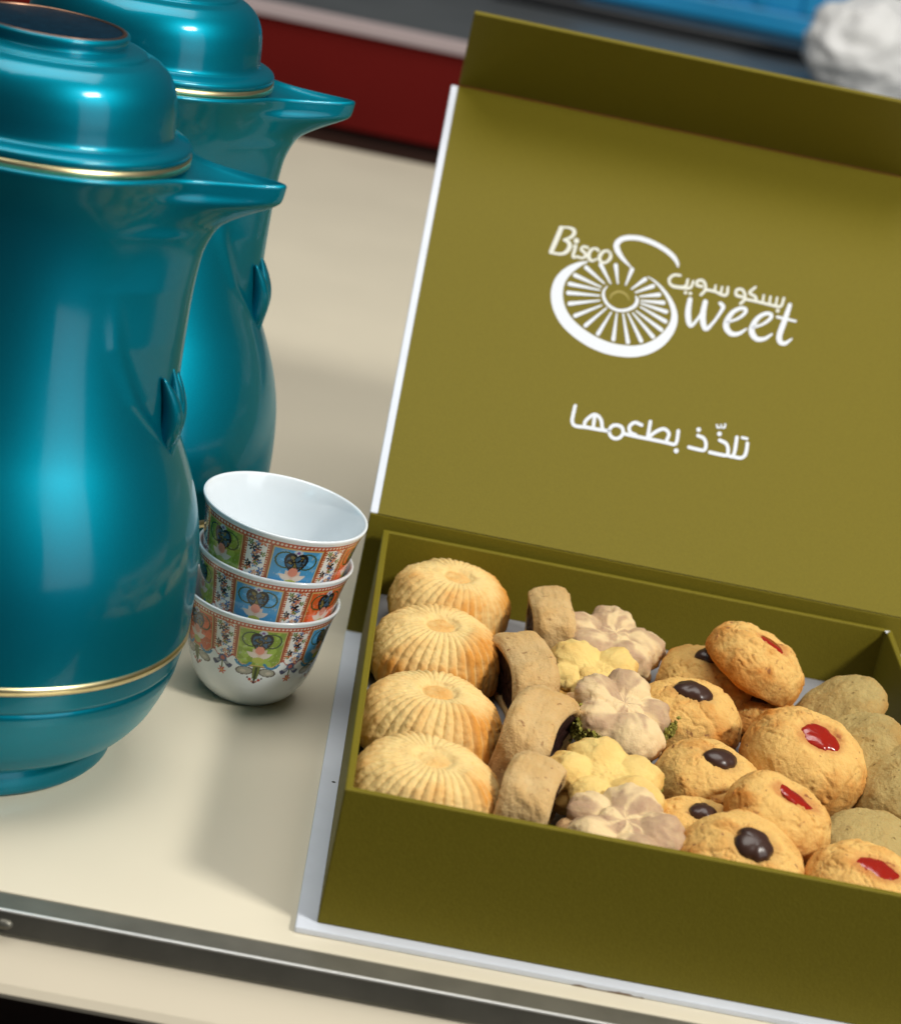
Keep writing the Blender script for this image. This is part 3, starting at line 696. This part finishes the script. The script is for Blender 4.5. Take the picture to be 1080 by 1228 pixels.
# ---- date rolls
def roll_meshes(seed, a, h, hw, bend):
    n, ne = 96, 7
    t = np.linspace(0, 1, n, endpoint=False)
    # closed side profile (y,z): dome on top, flat foot, rounded ends
    ang = 2*np.pi*t
    cy, sz = np.cos(ang), np.sin(ang)
    y = a*np.sign(cy)*np.abs(cy)**0.60; z = np.where(sz > 0, h*0.62*np.abs(sz)**0.70, -h*0.38*np.abs(sz)**0.55)+h*0.38
    prof = np.stack([y, z], 1); cen = np.array([0, h*0.45])
    def sec(x, sc, inset=0.0):
        q = cen+(prof-cen)*sc
        if inset:
            dv = q-cen; q = q-dv/np.linalg.norm(dv, axis=1)[:, None]*inset
        return np.column_stack([np.full(n, x), q])
    xs = np.linspace(-1, 1, 30); rows = []
    for e in (-1,):
        rows += [sec(-hw+0.35, 1, 0.62), sec(-hw+0.12, 1, 0.52), sec(-hw+0.02, 1, 0.42), sec(-hw, 0.93, 0.16), sec(-hw+0.02, 0.93, 0.06)]
    for x in xs: rows.append(sec(x*(hw-0.10), 1-0.085*abs(x)**5))
    rows += [sec(hw-0.02, 0.93, 0.06), sec(hw, 0.93, 0.16), sec(hw-0.02, 1, 0.42), sec(hw-0.12, 1, 0.52), sec(hw-0.35, 1, 0.62)]
    P = np.array(rows).reshape(-1, 3); nr = len(rows)
    n1 = fbm(P, 0.6, 2, seed); n2 = fbm(P, 2.2, 3, seed+4); n3 = 1-np.abs(pn(P, 1.6, seed+8))*2
    dirv = P-np.array([0, 0, h*0.45]); dirv[:, 0] *= 0.4; dirv /= np.linalg.norm(dirv, axis=1)[:, None]+1e-6
    P = P+dirv*(0.13*n1+0.05*n2+0.02*fbm(P, 6.0, 2, seed+6)-0.06*np.clip(n3-0.75, 0, 1)*2)[:, None]
    edge = ss(0.75, 1.0, np.abs(P[:, 0])/hw)
    P[:, 2] -= 0.12*edge*(0.5+n1)*(P[:, 2] > h*0.5)
    bake = np.clip(0.12+0.30*n1+0.15*n2+0.15*ss(0.4, 1, P[:, 2]/h), 0, 1)
    P[:, 0] += bend*P[:, 1]**2
    shell = (P, grid_faces(nr, n), bake)
    # filling
    rows = []
    for e, x in ((-1, -hw+0.10), (1, hw-0.10)):
        rings = [cen*0+0]
    fr = []
    for sc in (0.02, 0.3, 0.6, 0.85): fr.append(np.column_stack([np.full(n, -hw+0.10), cen+(sec(0, 1, 0.50)[:, 1:]-cen)*sc]))
    for x in np.linspace(-hw+0.12, hw-0.12, 8): fr.append(sec(x, 1, 0.50))
    for sc in (0.85, 0.6, 0.3, 0.02): fr.append(np.column_stack([np.full(n, hw-0.10), cen+(sec(0, 1, 0.50)[:, 1:]-cen)*sc]))
    Q = np.array(fr).reshape(-1, 3); Q[:, 0] += 0.10*fbm(Q, 3.0, 3, seed+2); Q[:, 0] += bend*Q[:, 1]**2
    return shell, (Q, grid_faces(len(fr), n))
ROLLS = ((660, 712, 5.6, 2.2, 2.9, 0.90, 0.05, 0.05, (-0.10, 0.06, 1), 'date filled roll slice touching the box back wall'),
         (634, 776, 5.5, 2.6, 2.9, 0.98, -0.05, 0.26, (-0.16, -0.06, 1), 'date filled roll slice whose dark filling faces the fluted cookies'),
         (650, 843, 5.6, 2.6, 3.1, 1.02, 0.07, -0.30, (0.16, -0.10, 1), 'curved date roll slice whose dark filling faces the flower cookies'),
         (642, 922, 5.5, 2.15, 3.0, 0.98, 0.04, -0.20, (0.06, -0.08, 1), 'date filled roll slice touching the box front wall'))
for k, (px, py, z, a, h, hw, bend, yaw, nrm, lab) in enumerate(ROLLS):
    sh, fi = roll_meshes(k*2+3, a, h, hw, bend)
    P = place_top(px, py, z, nrm, h)
    e = empty('date_roll', P, lab, 'cookie', 'date roll slices')
    orient(e, nrm, yaw)
    mobj('dough_shell', sh[0], sh[1], M_rolld, e, attrs={'bake': sh[2]})
    mobj('date_filling', fi[0], fi[1], M_date, e)

# ---- star-shaped blob meshes
def sphere_dirs(nu, nv):
    u = (np.arange(nu))/(nu-1)*np.pi; v = np.arange(nv)*2*np.pi/nv
    u[0] = 0.004; u[-1] = np.pi-0.004
    return np.stack([np.sin(u)[:, None]*np.cos(v), np.sin(u)[:, None]*np.sin(v), np.repeat(np.cos(u)[:, None], nv, 1)], -1).reshape(-1, 3)
def lobes(dirs, spheres, k=9.0):
    ts = []
    for (c, r) in spheres:
        c = np.array(c); b = dirs@c; disc = b*b-(c@c-r*r)
        t = np.where(disc > 0, b+np.sqrt(np.clip(disc, 0, None)), -1.0); ts.append(np.where(t > 0, t, 0.0))
    ts = np.array(ts); mx = ts.max(0)
    return mx+np.log(np.exp(k*(ts-mx)).sum(0))/k-0.04
def flower_mesh(seed, R, flat, npet=5, nu=88, nv=190, puff=1.0):
    d = sphere_dirs(nu, nv); rs = random.Random(seed)
    sp = [((0, 0, 0.0), R*0.46)]
    for i in range(npet):
        a = 2*math.pi*i/npet+rs.uniform(-.12, .12); rr = R*0.55*rs.uniform(0.93, 1.07)
        sp.append(((rr*math.cos(a), rr*math.sin(a), R*0.05*rs.uniform(-1, 1)), R*0.45*rs.uniform(0.80, 1.15)*puff))
    t = lobes(d, sp, 34/R)
    P = d*t[:, None]
    th = np.arctan2(P[:, 1], P[:, 0]); rr = np.hypot(P[:, 0], P[:, 1])
    # piping swirl: centre dips, spiral creases
    P[:, 2] -= 0.34*np.exp(-(rr/(0.26*R))**2)*(P[:, 2] > 0)
    P[:, 2] *= flat
    n1 = fbm(P, 0.8, 2, seed); n2 = fbm(P, 3.0, 3, seed+3)
    sw = np.sin(3.2*rr/R*4-th*npet+seed)
    dd = d*np.array([1, 1, 0.7])
    P += dd*(0.19*n1+0.05*n2+0.022*fbm(P, 7.0, 2, seed+6)+0.03*sw*ss(0.25, 0.6, rr/R)+0.035*np.sin(19*th+6*rr/R+seed)*ss(0.35, 0.75, rr/R))[:, None]
    P[:, 2] = np.maximum(P[:, 2], -0.42)
    return P, grid_faces(nu, nv), n1, n2, rr
FLOWERS = (   # px,py,z, R, normal, spin, glaze 0..1 direction, pistachio?, label
    (742, 752, 5.15, 2.4, (0.14, -0.10, 1), 0.3, (0.1, -0.7), 0.95, False, 'brown and cream marbled flower cookie against the box back wall'),
    (716, 793, 5.25, 2.2, (-0.06, -0.22, 1), 0.9, None, 0, True, 'yellow flower cookie lying between the two rear marbled ones'),
    (753, 836, 5.45, 2.3, (0.12, -0.30, 1), 0.2, (0.55, 0.5), 0.9, True, 'brown and cream marbled flower cookie with green pistachio crumbs at its edge'),
    (736, 918, 5.2, 2.35, (0.06, -0.22, 1), 0.55, None, 0, True, 'yellow flower cookie between the two front marbled ones'),
    (753, 975, 5.1, 2.5, (0.02, -0.12, 1), 0.05, (0.25, 0.1), 1.0, False, 'brown and cream marbled flower cookie touching the box front wall'))
for k, (px, py, z, R, nrm, spin, gl, gamt, pist, lab) in enumerate(FLOWERS):
    P = place_top(px, py, z, nrm, 2.05)
    e = empty('flower_cookie', P, lab, 'cookie', 'piped flower cookies'); orient(e, nrm, 0)
    for part, zc, rr_, fl, sd in (('lower_biscuit', 0.52, R*0.97, 0.55, 40), ('upper_biscuit', 1.25, R, 0.70, 60)):
        V, F, n1, n2, rr = flower_mesh(sd+k*7, rr_, fl)
        c, s_ = math.cos(spin+(0.35 if part[0] == 'l' else 0)), math.sin(spin+(0.35 if part[0] == 'l' else 0))
        V = np.stack([V[:, 0]*c-V[:, 1]*s_, V[:, 0]*s_+V[:, 1]*c, V[:, 2]], -1)
        bake = np.clip(0.05+0.42*ss(0.62, 1.0, rr/R)*(V[:, 2] < 0.45)+0.28*n1+(0.35 if part[0] == 'l' else 0), 0, 1)
        mask = np.zeros(len(V)); tint = np.ones((len(V), 3))*0.5
        if gl is not None:
            # marbled cocoa dough: swirls following the piping
            ang = np.arctan2(V[:, 1], V[:, 0])+0.9*rr/R
            Q = np.stack([np.cos(ang)*1.3, np.sin(ang)*1.3, 0.55*rr+0.5*V[:, 2]], -1)
            mm = ss(-0.22, 0.30, fbm(Q, 1.15, 3, k*9+5)+0.25*(V[:, 0]*gl[0]+V[:, 1]*gl[1])/R+0.0)
            mm = np.clip(mm*gamt*(0.85+0.25*n2), 0, 1)[:, None]
            tint = np.array([0.76, 0.57, 0.32])*(1-mm)+np.array([0.40, 0.245, 0.165])*mm
            mask[:] = 0.90 if part[0] == 'u' else 0.6
        V[:, 2] += zc
        mobj(part, V, F, M_flower, e, attrs={'bake': bake, 'tint': np.clip(tint, 0, 1), 'tintmask': mask})
    if pist:
        rs = random.Random(k+11); VV, FF = [], []
        spread = (-3.0, 0.2) if k == 2 else (-1.2, 0.9)
        for i in range(1200 if k == 2 else 420):
            a = rs.uniform(*spread); rad = R*(0.86+0.10*math.cos(5*(a-spin)))*rs.uniform(0.93, 1.08); z0 = 0.90+rs.gauss(0, 0.20)
            sz = rs.uniform(0.04, 0.12); b = len(VV); c0 = np.array([rad*math.cos(a), rad*math.sin(a), z0])
            A = np.array([[rs.gauss(0, 1) for _ in range(3)] for _ in range(3)]); qx, _ = np.linalg.qr(A)
            for v in ((1,0,0),(-1,0,0),(0,1,0),(0,-1,0),(0,0,1),(0,0,-1)): VV.append(c0+qx@(np.array(v)*sz*rs.uniform(.7, 1.3)))
            for f in ((0,2,4),(2,1,4),(1,3,4),(3,0,4),(2,0,5),(1,2,5),(3,1,5),(0,3,5)): FF.append([b+q for q in f])
        o = mobj('pistachio_crumbs', VV, FF, M_crumb, e, smooth=False); o['kind'] = 'stuff'

# ---- round crumbly cookies with a chocolate drop or a jam spot
def round_mesh(seed, R, h, dent=0.0, nu=130, nv=220, crack=1.0, stain=False):
    d = sphere_dirs(nu, nv); cz = d[:, 2]; sxy = np.hypot(d[:, 0], d[:, 1])
    rad = R*sxy**0.80; z = np.where(cz > 0, h*0.72*np.abs(cz)**0.95, -h*0.28*np.abs(cz)**0.45)+h*0.28
    P = np.stack([d[:, 0]/(sxy+1e-9)*rad, d[:, 1]/(sxy+1e-9)*rad, z], -1)
    n1 = fbm(P, 0.55, 2, seed); n2 = fbm(P, 1.7, 3, seed+2); n3 = fbm(P, 5.0, 2, seed+5)
    rid = 1-np.abs(pn(P+0.25*n2[:, None], 1.35, seed+9))*2.2; cr_ = np.clip(rid-0.55, 0, 1)
    top = ss(-0.1, 0.4, cz)
    dd = d*np.array([1, 1, 1.0])
    fl = np.abs(pn(P, 2.4, seed+12)); fl2 = fbm(P, 9.0, 2, seed+14)
    P += dd*((0.14*n1+0.04*n2+0.014*n3+0.010*fl2+0.03*np.clip(0.3-fl, 0, 1))-0.20*crack*cr_*top*np.clip(0.5+n1, 0.1, 1))[:, None]
    rr = np.hypot(P[:, 0], P[:, 1])
    P[:, 2] -= dent*np.exp(-(rr/0.85)**4)*(cz > 0)
    P[:, 2] = np.maximum(P[:, 2], -0.02)
    low = 1-ss(0.05, 0.55, P[:, 2]/h)
    bake = np.clip(-0.02+0.50*low+0.36*n1+0.28*n2+0.34*ss(0.72, 1.0, rr/R), 0, 1)
    return P, grid_faces(nu, nv), bake
def drop_mesh(seed, rx, ry, h, irr, nu=26, nv=56):
    d = sphere_dirs(nu, nv); th = np.arctan2(d[:, 1], d[:, 0])
    o = 1+irr*(fbm(np.stack([np.cos(th), np.sin(th), th*0+seed], 1), 1.1, 2, seed))
    sxy = np.hypot(d[:, 0], d[:, 1])
    P = np.stack([d[:, 0]*rx*o, d[:, 1]*ry*o, np.sign(d[:, 2])*np.abs(d[:, 2])**0.9*h], -1)
    P[:, 2] += 0.02*fbm(P, 2.0, 2, seed); P[:, 2] = np.where(P[:, 2] < 0, P[:, 2]*0.6, P[:, 2])
    return P, grid_faces(nu, nv)
ROUNDS = (  # kind, px,py,z(top), R, h, normal, drop rx,ry,h, label
    ('c', 852, 785, 5.15, 2.20, 2.1, (-0.10, -0.05, 1), .62, .58, .36, 'chocolate drop cookie leaning under the tilted jam cookie by the box back wall'),
    ('c', 915, 836, 4.10, 1.9, 1.3, (0.0, 0.05, 1), .60, .60, .30, 'chocolate drop cookie buried below two jam cookies'),
    ('c', 832, 829, 5.00, 2.3, 2.2, (-0.02, -0.14, 1), .78, .60, .40, 'chocolate drop cookie beside the flower cookie with pistachio crumbs'),
    ('c', 864, 908, 4.95, 2.22, 2.1, (0.10, -0.14, 1), .68, .55, .34, 'chocolate drop cookie beside the largest jam cookie and the yellow flower cookie'),
    ('c', 843, 970, 4.55, 1.85, 1.8, (-0.04, -0.10, 1), .52, .50, .30, 'chocolate drop cookie mostly covered by its neighbours near the front wall'),
    ('c', 904, 1013, 5.25, 2.38, 2.15, (0.10, -0.42, 1), .76, .72, .44, 'chocolate drop cookie with a big round drop tilted over the box front wall'),
    ('j', 928, 768, 6.55, 2.22, 2.1, (0.42, 0.02, 1), .68, .50, .17, 'jam cookie perched on its neighbours against the box back wall'),
    ('j', 986, 881, 5.7, 2.56, 2.65, (0.14, -0.34, 1), .80, .64, .19, 'largest jam cookie with a shiny red oval spot'),
    ('j', 958, 953, 5.75, 2.15, 2.1, (0.38, -0.12, 1), .84, .44, .15, 'jam cookie with a narrow jam streak leaning on the largest one'),
    ('j', 1053, 1038, 5.20, 2.25, 2.1, (0.10, -0.22, 1), .80, .58, .17, 'jam cookie against the box front wall beside the pistachio oval'))
for k, (kind, px, py, z, R, h, nrm, rx, ry, dh, lab) in enumerate(ROUNDS):
    V, F, bk = round_mesh(k*3+2, R, h, 0.10 if kind == 'c' else 0.20)
    P = place_top(px, py, z, nrm, h)
    e = empty('chocolate_cookie' if kind == 'c' else 'jam_cookie', P, lab, 'cookie', 'chocolate drop cookies' if kind == 'c' else 'jam cookies')
    orient(e, nrm, 0)
    rc = np.hypot(V[:, 0]/rx, V[:, 1]/ry)+0.25*fbm(V, 1.5, 2, k)
    stain = (0.55 if kind == 'j' else 0.25)*(1-ss(0.9, 1.6, rc))*(V[:, 2] > 0.5*h)
    tc = np.tile(np.array([0.42, 0.10, 0.025] if kind == 'j' else [0.25, 0.12, 0.05]), (len(V), 1))
    mobj('dough', V, F, M_round, e, attrs={'bake': bk, 'tint': tc, 'tintmask': stain})
    near = np.hypot(V[:, 0], V[:, 1]) < 0.5; zt = V[near & (V[:, 2] > h*0.4), 2].mean()
    V, F = drop_mesh(k+1, rx, ry, dh, 0.16 if kind == 'c' else 0.22)
    o = mobj('chocolate_drop' if kind == 'c' else 'jam_spot', V, F, M_choc if kind == 'c' else M_jam, e, loc=(0, 0, zt-0.03 if kind == 'c' else zt-0.03))
    o.rotation_euler.z = 0.3*math.sin(k*2.3)+(-0.35 if kind == 'j' else 0)

# ---- pistachio discs
for k, (px, py, z, R, h, nrm, lab) in enumerate((
        (994, 836, 4.9, 2.2, 1.15, (-0.62, -0.10, 0.80), 'pistachio disc cookie leaning in the box corner beside the back wall'),
        (1016, 882, 5.0, 2.05, 1.15, (-0.60, -0.22, 0.80), 'pistachio disc cookie wedged behind the largest jam cookie'),
        (1078, 925, 5.0, 2.15, 1.2, (-0.50, -0.25, 0.80), 'pistachio disc cookie leaning on the box side wall'),
        (1052, 990, 4.3, 2.0, 1.4, (-0.05, -0.12, 1.0), 'pistachio disc cookie lying flat behind the front jam cookie'))):
    V, F, bk = round_mesh(k*4+31, R, h, 0.0, 90, 150, crack=0.35)
    o = mobj('pistachio_cookie', V, F, M_pist, attrs={'bake': bk})
    o.location = Vector(place_top(px, py, z, nrm, h))*S; orient(o, nrm, k)
    tag(o, lab, 'cookie', 'pistachio disc cookies')

# ================================================================== FAR THINGS ON THE COUNTER
zt = 7.82
# blue crate with slatted sides
cr_ = empty('blue_crate', (30.0, 209, zt), 'blue plastic crate on the grey counter top behind the box', 'crate')
cr_.rotation_euler.z = 0.10
V, F = boxes([(-17, 17, -9, -8.2, 2.5, 22), (-17, 17, 8.2, 9, 0.6, 22), (-17, -16.2, -8.18, 8.18, 0.6, 22), (16.2, 17, -8.18, 8.18, 0.6, 22)], 0.2)
mobj('wall', V, F, M_blue, cr_, smooth=False)
V, F = boxes([(-17.6, 17.6, -9.6, 9.6, 0, 2.48)], 0.4); mobj('foot', V, F, M_blue, cr_, smooth=False)
for x in np.linspace(-14, 14, 6):
    V, F = boxes([(x-0.7, x+0.7, -9.7, -9.02, 2.6, 21)], 0.15); mobj('rib', V, F, M_blue, cr_, smooth=False)
tr = empty('black_tray', (30, 206, zt), 'flat black tray lying under the blue crate', 'tray')
sc_ = sc
cr_.location.z += 1.62*S
V, F = boxes([(-26, 22, -14, 18, 0, 1.6)], 0.4); mobj('tray_slab', V, F, M_black, tr, smooth=False)
# crumpled white bag
d = sphere_dirs(90, 140); n1 = fbm(d, 1.6, 2, 3); n2 = 1-2*np.abs(pn(d, 3.1, 8)); n3 = 1-2*np.abs(pn(d, 6.5, 5))
P = d*(1+0.12*n1+0.03*n2)[:, None]*np.array([7.2, 5.5, 5.6])
P[:, 2] = np.maximum(P[:, 2]+4.6, 0.0)
B = on_z(1032, 122, zt)
tag(mobj('plastic_bag', P, grid_faces(90, 140), M_tub, loc=(B[0]+0.6, B[1]+5.0, zt)), 'crumpled white plastic bag beside the blue crate on the counter', 'bag')
